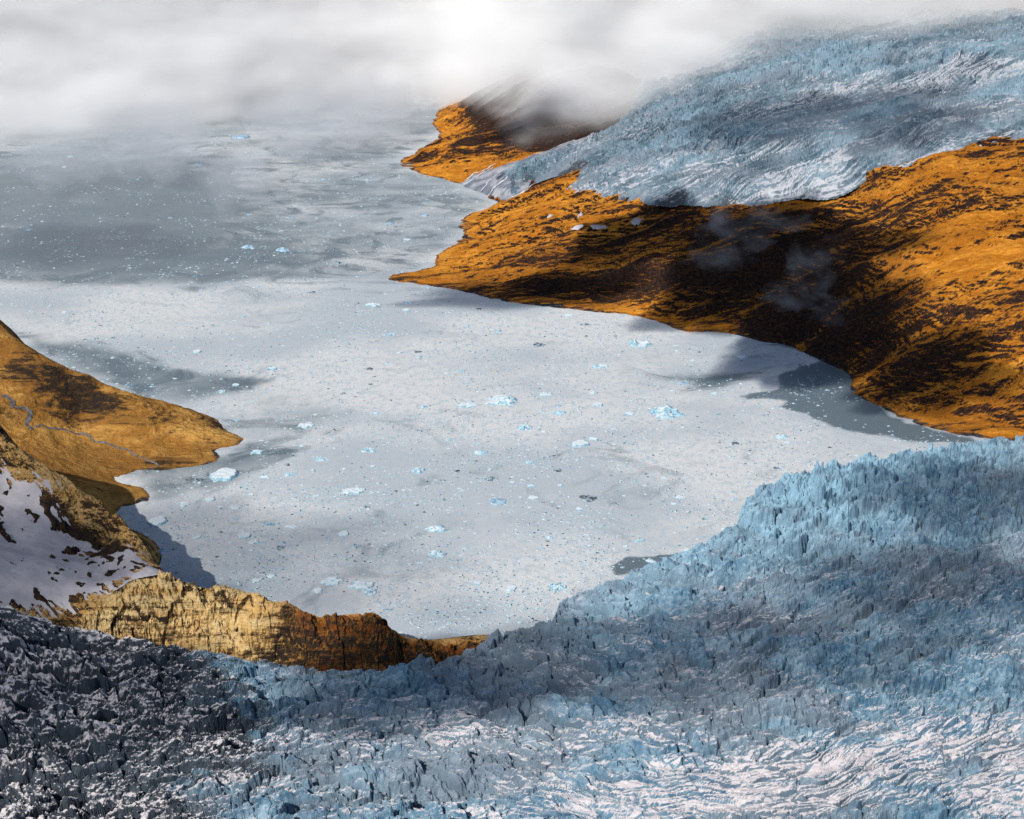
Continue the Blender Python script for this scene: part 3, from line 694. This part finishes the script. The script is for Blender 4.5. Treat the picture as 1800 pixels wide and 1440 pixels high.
tag(o, 'countless small bits of brash ice afloat on the fjord', kind='stuff')
print('brash', n, round(time.time() - T0, 1))

# ---- icebergs
M_berg = NT('iceberg_ice')
m = M_berg; n1 = m.noise((1 / 12, 1 / 12, 1 / 6), 5, 0.62); nz = m.nz()
c = m.mix(m.ramp(n1, 0.4, 0.62), (0.17, 0.35, 0.45), (0.42, 0.58, 0.66))
c = m.mix(m.ramp(m.math('ADD', nz, m.math('MULTIPLY', m.math('SUBTRACT', n1, 0.5), 0.5)), 0.72, 0.98), c, (0.68, 0.76, 0.80))
m.bsdf(c, 0.5, 0.35, m.bump(n1, 3.0, 0.6)); M_berg = m.m
m = NT('dirty_iceberg_ice'); n1 = m.noise((1 / 10, 1 / 10, 1 / 4), 5, 0.65); nz = m.nz()
c = m.mix(m.ramp(n1, 0.42, 0.58), (0.055, 0.06, 0.075), (0.34, 0.44, 0.50))
m.bsdf(c, 0.6, 0.3, m.bump(n1, 3.0, 0.6)); M_dirty = m.m
m = NT('grey_blue_ice'); n1 = m.noise((1 / 14, 1 / 14, 1 / 8), 5, 0.62)
m.bsdf(m.mix(m.ramp(n1, 0.4, 0.62), (0.20, 0.34, 0.46), (0.42, 0.56, 0.66)), 0.5, 0.35, m.bump(n1, 3.0, 0.6)); M_grey = m.m

BERG = {'clean': M_berg, 'dirty': M_dirty, 'grey': M_grey}
def iceberg(px, py, wpx, form, mat, label, group=None, seed=0, asp=0.55, rot=0.0):
    r = np.random.default_rng(seed + 1000)
    x, y, t = unp(px, py + wpx * 0.08); w = 0.92 * wpx * t / FPX
    N = 26 if wpx > 16 else 14
    u = np.linspace(-1.15, 1.15, N); U, Vv = np.meshgrid(u, u)
    so_ = seed * 3.17
    ang = np.arctan2(Vv, U); rad = np.hypot(U, Vv)
    edge = np.clip(0.84 + 0.55 * fbm(np.cos(ang) * 1.2 + so_, np.sin(ang) * 1.2, 2, 300 + seed, 0.5) + 0.10 * gnoise(U * 4 + so_, Vv * 4, seed), 0.35, 1.1)
    if form == 'flat': edge = 0.92 + (edge - 0.84) * 0.35
    inside = edge - rad
    rough = fbm(U * 2.3 + so_, Vv * 2.3, 4, 320 + seed); rg = ridged(U * 2.0 + so_, Vv * 2.0, 3, 330 + seed)
    cliff = sstep(-0.02, 0.16, inside)
    if form == 'flat': hz = 0.14 * cliff * (1 + 0.25 * rough + 0.15 * U)
    elif form == 'low': hz = 0.10 * cliff * (0.7 + 0.9 * rg * np.clip(inside, 0, 1)) + 0.03 * rough * cliff
    elif form == 'peak':
        hz = cliff * (0.06 + 0.15 * np.clip(1 - np.hypot((U - 0.35) * 1.3, Vv) * 1.1, 0, 1) + 0.12 * rg * np.clip(inside * 1.6, 0, 1) * sstep(-0.5, 0.3, U)) + 0.05 * rough * cliff
    elif form == 'horns':
        hz = cliff * (0.08 + 0.24 * np.exp(-((U + 0.45) / 0.22) ** 2 - (Vv / 0.4) ** 2) + 0.10 * np.exp(-((U - 0.55) / 0.25) ** 2 - (Vv / 0.4) ** 2)) + 0.09 * rough * cliff
    elif form == 'dome': hz = cliff * (0.05 + 0.15 * np.clip(1 - rad, 0, 1) ** 0.7 + 0.12 * rg * np.clip(inside * 2, 0, 1) + 0.07 * rough)
    else:            # jagged
        f1, f2, r1, r2, ox, oy = worley(U * 2.4 + so_, Vv * 2.4, 340 + seed)
        hz = cliff * (0.05 + 0.18 * r1 * np.clip(inside * 2.2, 0, 1) + 0.12 * rg * np.clip(inside * 2, 0, 1)) - 0.06 * cliff * sstep(0.15, 0, f2 - f1)
    hz = hz * (0.56 if form in ('peak', 'jag', 'horns') else 0.68)
    Z = np.where(inside > -0.05, hz * w, -0.02 * w)
    Z = np.where(inside <= 0, -0.03 * w - 0.4, Z)
    Xl = U * w * 0.5 + w * 0.02 * gnoise(U * 5, Vv * 5, seed); Yl = Vv * w * asp * (0.75 if form != 'flat' else 0.9)
    ca, sa = math.cos(rot), math.sin(rot)
    Xw = Xl * ca - Yl * sa; Yw = Xl * sa + Yl * ca
    idx = np.arange(N * N).reshape(N, N)
    q = np.stack([idx[:-1, :-1], idx[:-1, 1:], idx[1:, 1:], idx[1:, :-1]], -1).reshape(-1, 4)
    k = (inside.ravel()[q] > -0.06).any(1); q = q[k]
    used = np.zeros(N * N, bool); used[q.ravel()] = True; rm = np.cumsum(used) - 1
    V3 = np.stack([Xw.ravel(), Yw.ravel(), Z.ravel()], 1)[used]
    # close it below the waterline so it is a solid
    nb = len(V3); below = V3.copy(); below[:, 2] = -0.10 * w; below[:, :2] *= 0.9
    qf = rm[q]
    ed = {}
    for f_ in qf:
        for a, b in zip(f_, np.roll(f_, -1)):
            if (b, a) in ed: del ed[(b, a)]
            else: ed[(a, b)] = 1
    faces = [tuple(f_) for f_ in qf] + [tuple(v + nb for v in f_[::-1]) for f_ in qf] + [(b, a, a + nb, b + nb) for a, b in ed]
    o = pymesh('iceberg', np.concatenate([V3, below]), faces, mat)
    o.location = (float(x), float(y), 0)
    tag(o, label, 'iceberg', group)
    return o

for k, (px, py, wp, form, mat, lab) in enumerate(bergs):
    iceberg(px, py, wp, form, BERG[mat], lab, seed=k, asp=0.45 + 0.25 * hsh(np.array(k), np.array(3), 1), rot=float(hsh(np.array(k), np.array(4), 1) - 0.5) * 0.5)
# the many lesser pieces: alike, so they share labels by the water they lie on
placed = [(b[0], b[1], b[2]) for b in bergs]; cnt = 0; tries = 0
while cnt < 228 and tries < 6000:
    tries += 1
    px = rng.uniform(10, 1660); py = rng.choice([rng.uniform(210, 490), rng.uniform(500, 700), rng.uniform(600, 1100), rng.uniform(700, 1100)])
    wp = (5.5 + 14 * rng.random() ** 2.0) * (0.62 + py / 1500)
    x, y, _ = unp(px, py)
    if not on_water(np.array([x]), np.array([y]), 10)[0] or baseR(np.array([x]), np.array([y]))[0] > -16: continue
    if px > 1250 and 600 < py < 770 and rng.random() < 0.7: continue
    if any(abs(px - a) < (wp + c) * 0.55 and abs(py - b) < (wp + c) * 0.3 for a, b, c in placed): continue
    placed.append((px, py, wp)); cnt += 1
    dirty = rng.random() < 0.12 and py > 500
    if py < 500: lab, grp, mat = 'small pale ice chunk adrift on the grey open water of the far fjord', 'small ice chunks on the far grey water', B if rng.random() < .4 else G
    elif dirty: lab, grp, mat = 'small dark debris-stained ice chunk in the pale brash ice', 'small dark ice chunks in the brash', D
    elif px < 620 and py > 840: lab, grp, mat = 'small blue ice chunk in the blue-grey brash off the near rock ridge', 'small ice chunks off the rock ridge', B
    else: lab, grp, mat = 'small pale blue ice chunk frozen into the white brash ice mid fjord', 'small ice chunks in the white brash', B
    iceberg(px, py, wp, ['low', 'low', 'dome', 'jag', 'flat', 'peak'][int(rng.integers(6))], BERG[mat], lab, grp, seed=200 + cnt, asp=rng.uniform(.4, .7), rot=rng.uniform(-.4, .4))
print('bergs', cnt, round(time.time() - T0, 1))

# ---- meltwater streams and ponds lying on the land
def drape(pts, f, lo=-2.0):
    """where the lines of sight to these spots meet the land f"""
    out = []
    for px, py in pts:
        ts = np.linspace(0.35, 1.0, 700)
        x, y, _ = unp(px, py, 0)
        xs, ys, zs = x * ts, y * ts, H * (1 - ts)
        hit = np.nonzero(f(xs, ys) >= zs)[0]
        k = hit[0] if len(hit) else len(ts) - 1
        out.append((xs[k], ys[k]))
    return np.array(out)

def stream(name, pts, width, f, mat, label, lift=1.5):
    p = drape(pts, f); 
    seg = np.r_[0, np.cumsum(np.hypot(*np.diff(p, axis=0).T))]
    s = np.linspace(0, seg[-1], max(8, int(seg[-1] / 8)))
    x = np.interp(s, seg, p[:, 0]); y = np.interp(s, seg, p[:, 1])
    x = x + 6 * gnoise(s / 40, s * 0 + 1.3, 5); y = y + 9 * gnoise(s / 50, s * 0 + 4.7, 6)
    tx = np.gradient(x); ty = np.gradient(y); L = np.hypot(tx, ty); nx, ny = -ty / L, tx / L
    wd = width * (0.6 + 0.8 * np.abs(gnoise(s / 60, s * 0 + 2.2, 9)) + 0.3)
    V = []; Fc = []
    for k in range(len(s)):
        c = f(np.array([x[k], x[k] + nx[k] * wd[k], x[k] - nx[k] * wd[k]]), np.array([y[k], y[k] + ny[k] * wd[k], y[k] - ny[k] * wd[k]]))
        z = c.max() + lift
        V += [(x[k] - nx[k] * wd[k], y[k] - ny[k] * wd[k], c[2] + lift * 0.7), (x[k], y[k], c[0] + lift), (x[k] + nx[k] * wd[k], y[k] + ny[k] * wd[k], c[1] + lift * 0.7)]
    for k in range(len(s) - 1):
        a = 3 * k; Fc += [(a, a + 1, a + 4, a + 3), (a + 1, a + 2, a + 5, a + 4)]
    o = pymesh(name, V, Fc, mat); tag(o, label, kind='structure'); return o
M_stream = mat_plain('stream_gravel', (0.09, 0.085, 0.085), (0.20, 0.19, 0.19), 10, 0.5, 0.4)
M_foam = mat_plain('white_water', (0.55, 0.57, 0.62), (0.74, 0.75, 0.78), 12, 0.6, 0.3)
stream('stream', [(0, 697), (25, 708), (20, 714), (45, 718), (58, 726), (48, 745), (62, 757)], 5, landL, M_stream, 'grey braided stream on the golden headland')
stream('stream', [(60, 752), (110, 753), (150, 765), (185, 780), (220, 792), (255, 808), (278, 822)], 2.6, landL, M_stream, 'thin stream running down the golden headland to the bay')
def landF(x, y):
    h = baseR(x, y); return np.maximum(h + strata(x, y, h, 40, 1.0), h + 0.5 * strata(x, y, h, 40, 1.0) + 12)
for pts in ([(865, 296), (848, 304), (832, 316), (815, 325)], [(885, 300), (862, 315), (853, 328), (846, 337)], [(905, 302), (885, 318), (868, 330), (858, 345)], [(945, 322), (920, 338), (900, 347)], [(870, 290), (840, 303), (822, 314)]):
    stream('meltwater_stream', pts, 2.6, landF, M_foam, 'white meltwater stream tumbling down the grey scree to the fjord', 3.0)
def pond(pts, label):
    p = drape(pts, landR); c = p.mean(0)
    a = np.linspace(0, 2 * np.pi, 28, endpoint=False); r = 1 + 0.35 * gnoise(np.cos(a) * 1.5 + pts[0][0], np.sin(a) * 1.5, 9)
    ex = np.ptp(p[:, 0]) / 2; ey = max(np.ptp(p[:, 1]) / 2, ex * 0.5)
    x = c[0] + ex * r * np.cos(a); y = c[1] + ey * r * np.sin(a)
    V = []; Fc = []
    for q in np.linspace(0, 1, 8):
        gx_ = c[0] + (x - c[0]) * q; gy_ = c[1] + (y - c[1]) * q
        V += list(zip(gx_, gy_, landR(gx_, gy_) + 3.0 - 4.0 * (q > 0.95)))
    for j in range(7):
        for k in range(28): Fc.append((28 * j + k, 28 * j + (k + 1) % 28, 28 * j + 28 + (k + 1) % 28, 28 * j + 28 + k))
    o = pymesh('snow_patch', V, Fc, M_snow)
    tag(o, label, kind='structure')
pond([(1002, 402), (1027, 402)], 'oblong pale snow patch on the orange hillside')
pond([(1040, 399), (1067, 400)], 'thin pale snow patch right of the oblong one')
pond([(1105, 390), (1130, 394)], 'wider grey snow patch in the dark part of the hillside')
pond([(1013, 379), (1026, 379)], 'small snow patch high on the orange hillside')
pond([(962, 380), (972, 381)], 'tiny snow patch near the waterfall outcrop')

# ---- clouds
def cloud_mat(name, dens):
    m = NT(name); v = m.n('ShaderNodeVolumePrincipled'); v.inputs['Color'].default_value = (0.96, 0.97, 1.0, 1); v.inputs['Density'].default_value = dens; v.inputs['Anisotropy'].default_value = 0.3
    m.l(v.outputs[0], m.out.inputs['Volume']); return m.m
M_cl = cloud_mat('shade_cloud_vapour', 0.008)
import bmesh
def cloud(px, py, h, rx, ry, rz, seed, alt=2500.0, mat=None, name='cloud', label='unseen cloud high above the fjord, added to shade the ground'):
    """a cloud placed between the sun and the ground seen at (px, py)"""
    x, y, _ = unp(px, py, h); k = (alt - h) / SUN[2]
    bm = bmesh.new(); bmesh.ops.create_icosphere(bm, subdivisions=5, radius=1)
    P = np.array([v.co[:] for v in bm.verts])
    n_ = fbm(P[:, 0] * 1.7 + seed * 3.1, P[:, 1] * 1.7 + P[:, 2] * 0.9, 4, 400 + seed)
    P = P * (1 + 0.75 * n_)[:, None]
    for v, p in zip(bm.verts, P): v.co = (p[0] * rx, p[1] * ry, p[2] * rz)
    me = bpy.data.meshes.new('cloud'); bm.to_mesh(me); bm.free(); me.materials.append(mat or M_cl)
    o = bpy.data.objects.new(name, me); COL.objects.link(o); o.location = (x + SUN[0] * k, y + SUN[1] * k, alt)
    tag(o, label, kind='stuff')
    return o
for a in [(1130, 420, 140, 330, 230, 200), (1330, 450, 180, 380, 300, 300), (1430, 580, 90, 330, 260, 300), (1640, 670, 60, 230, 150, 200), (1260, 540, 60, 260, 120, 180), (1000, 500, 40, 260, 90, 120), (1560, 440, 260, 170, 130, 90), (950, 225, 160, 330, 120, 120),
          (150, 430, 0, 520, 330, 22), (60, 1210, 120, 360, 240, 60), (1150, 1160, 90, 560, 190, 45), (700, 1220, 70, 300, 120, 90), (1650, 1040, 120, 380, 200, 45), (1400, 230, 400, 620, 420, 50),
          (690, 1140, 60, 100, 60, 80), (50, 960, 220, 200, 150, 50), (420, 1000, 0, 600, 330, 20), (300, 950, 0, 330, 230, 16), (1720, 870, 100, 300, 220, 45), (900, 520, 10, 420, 90, 120), (1600, 250, 450, 300, 260, 50)]:
    cloud(*a, seed=int(a[0]) % 50)  # unseen clouds put in above the view for the shade they cast
m = NT('mist_vapour')
nd = m.noise((1 / 110, 1 / 190, 1 / 60), 5, 0.55, 0.3)
v = m.n('ShaderNodeVolumePrincipled'); v.inputs['Color'].default_value = (0.93, 0.96, 1.0, 1); v.inputs['Anisotropy'].default_value = -0.2
m.l(m.ramp(nd, 0.38, 0.80, 0.0, 0.0018), v.inputs['Density']); m.l(v.outputs[0], m.out.inputs['Volume']); M_mist = m.m
for px, py, h, rx, ry, rz in [(1300, 425, 230, 120, 190, 70), (1270, 460, 190, 130, 120, 40), (1350, 400, 270, 150, 120, 40), (1430, 490, 170, 80, 170, 60), (1400, 530, 130, 120, 100, 40), (1465, 455, 200, 70, 130, 50), (1480, 560, 100, 120, 90, 35)]:
    cloud(px, py, h, rx, ry, rz, int(px) % 43, alt=h + rz * 0.6, mat=M_mist, name='mist', label='thin blue wisp of mist hanging over the dark hillside')
M_veil = cloud_mat('veil_vapour', 0.0011)
for px, py, rx, ry, rz in [(300, 265, 260, 500, 160), (560, 235, 330, 500, 160), (130, 290, 260, 400, 120), (680, 215, 260, 500, 160), (430, 320, 160, 300, 120)]:
    cloud(px, py, 100, rx, ry, rz, int(px) % 41, alt=rz * 0.9 + 30, mat=M_veil, name='mist', label='faint veil of mist over the far grey water')

# the low bank of cloud over the head of the fjord
m = NT('cloud_bank'); X_, Y_, Z_ = m.xyz()
fr = m.math('ADD', m.ramp(X_, -2600, -600, 7700, 8900), m.math('ADD', m.ramp(X_, -600, 300, 0, -2000), m.ramp(X_, 1200, 2800, 0, -1100)))
base = m.math('ADD', m.ramp(X_, -450, 250, -200, 200), m.math('ADD', m.ramp(X_, 350, 1500, 0, 160), m.ramp(X_, 1500, 2800, 0, 200)))
nb = m.noise((1 / 950, 1 / 1500, 1 / 420), 4, 0.58)
nn = m.math('MULTIPLY', m.math('SUBTRACT', nb, 0.5), 1.6)
a1 = m.math('DIVIDE', m.math('SUBTRACT', Z_, base), 190.0)
a2 = m.math('DIVIDE', m.math('SUBTRACT', m.math('SUBTRACT', Y_, m.math('MULTIPLY', Z_, 0.9)), fr), 1000.0)
d = m.math('MINIMUM', m.math('MINIMUM', a1, a2), 1.1)
d = m.math('ADD', d, nn)
d = m.ramp(d, 0.0, 1.2, 0.0, 0.009)
v = m.n('ShaderNodeVolumePrincipled'); v.inputs['Color'].default_value = (0.978, 0.98, 0.986, 1); v.inputs['Anisotropy'].default_value = -0.4
m.l(d, v.inputs['Density']); m.l(v.outputs[0], m.out.inputs['Volume'])
xs = np.linspace(-5600, 5600, 29); V = []; Fc = []
for x in xs:
    b0 = float(np.interp(x, [-400, 400, 1500, 2800], [2, 90, 290, 480])); yf = 6700 if x < -400 else 5900
    V += [(x, yf, b0), (x, yf + 150, b0 + 250), (x, yf + 2000, 1380), (x, 15000, 1380), (x, 15000, b0)]
for k in range(len(xs) - 1):
    for j in range(5):
        a, b = 5 * k + j, 5 * k + (j + 1) % 5; Fc.append((a, b, b + 5, a + 5))
Fc.append(tuple(range(5))); Fc.append(tuple(range(5 * (len(xs) - 1), 5 * len(xs)))[::-1])
o = pymesh('cloud_bank', V, Fc, m.m); tag(o, 'low white cloud bank hiding the head of the fjord', kind='stuff')
bm = bmesh.new(); bm.from_mesh(o.data); bmesh.ops.recalc_face_normals(bm, faces=bm.faces); bm.to_mesh(o.data); bm.free()
m.m.cycles.volume_step_rate = 0.10
print('done', round(time.time() - T0, 1))
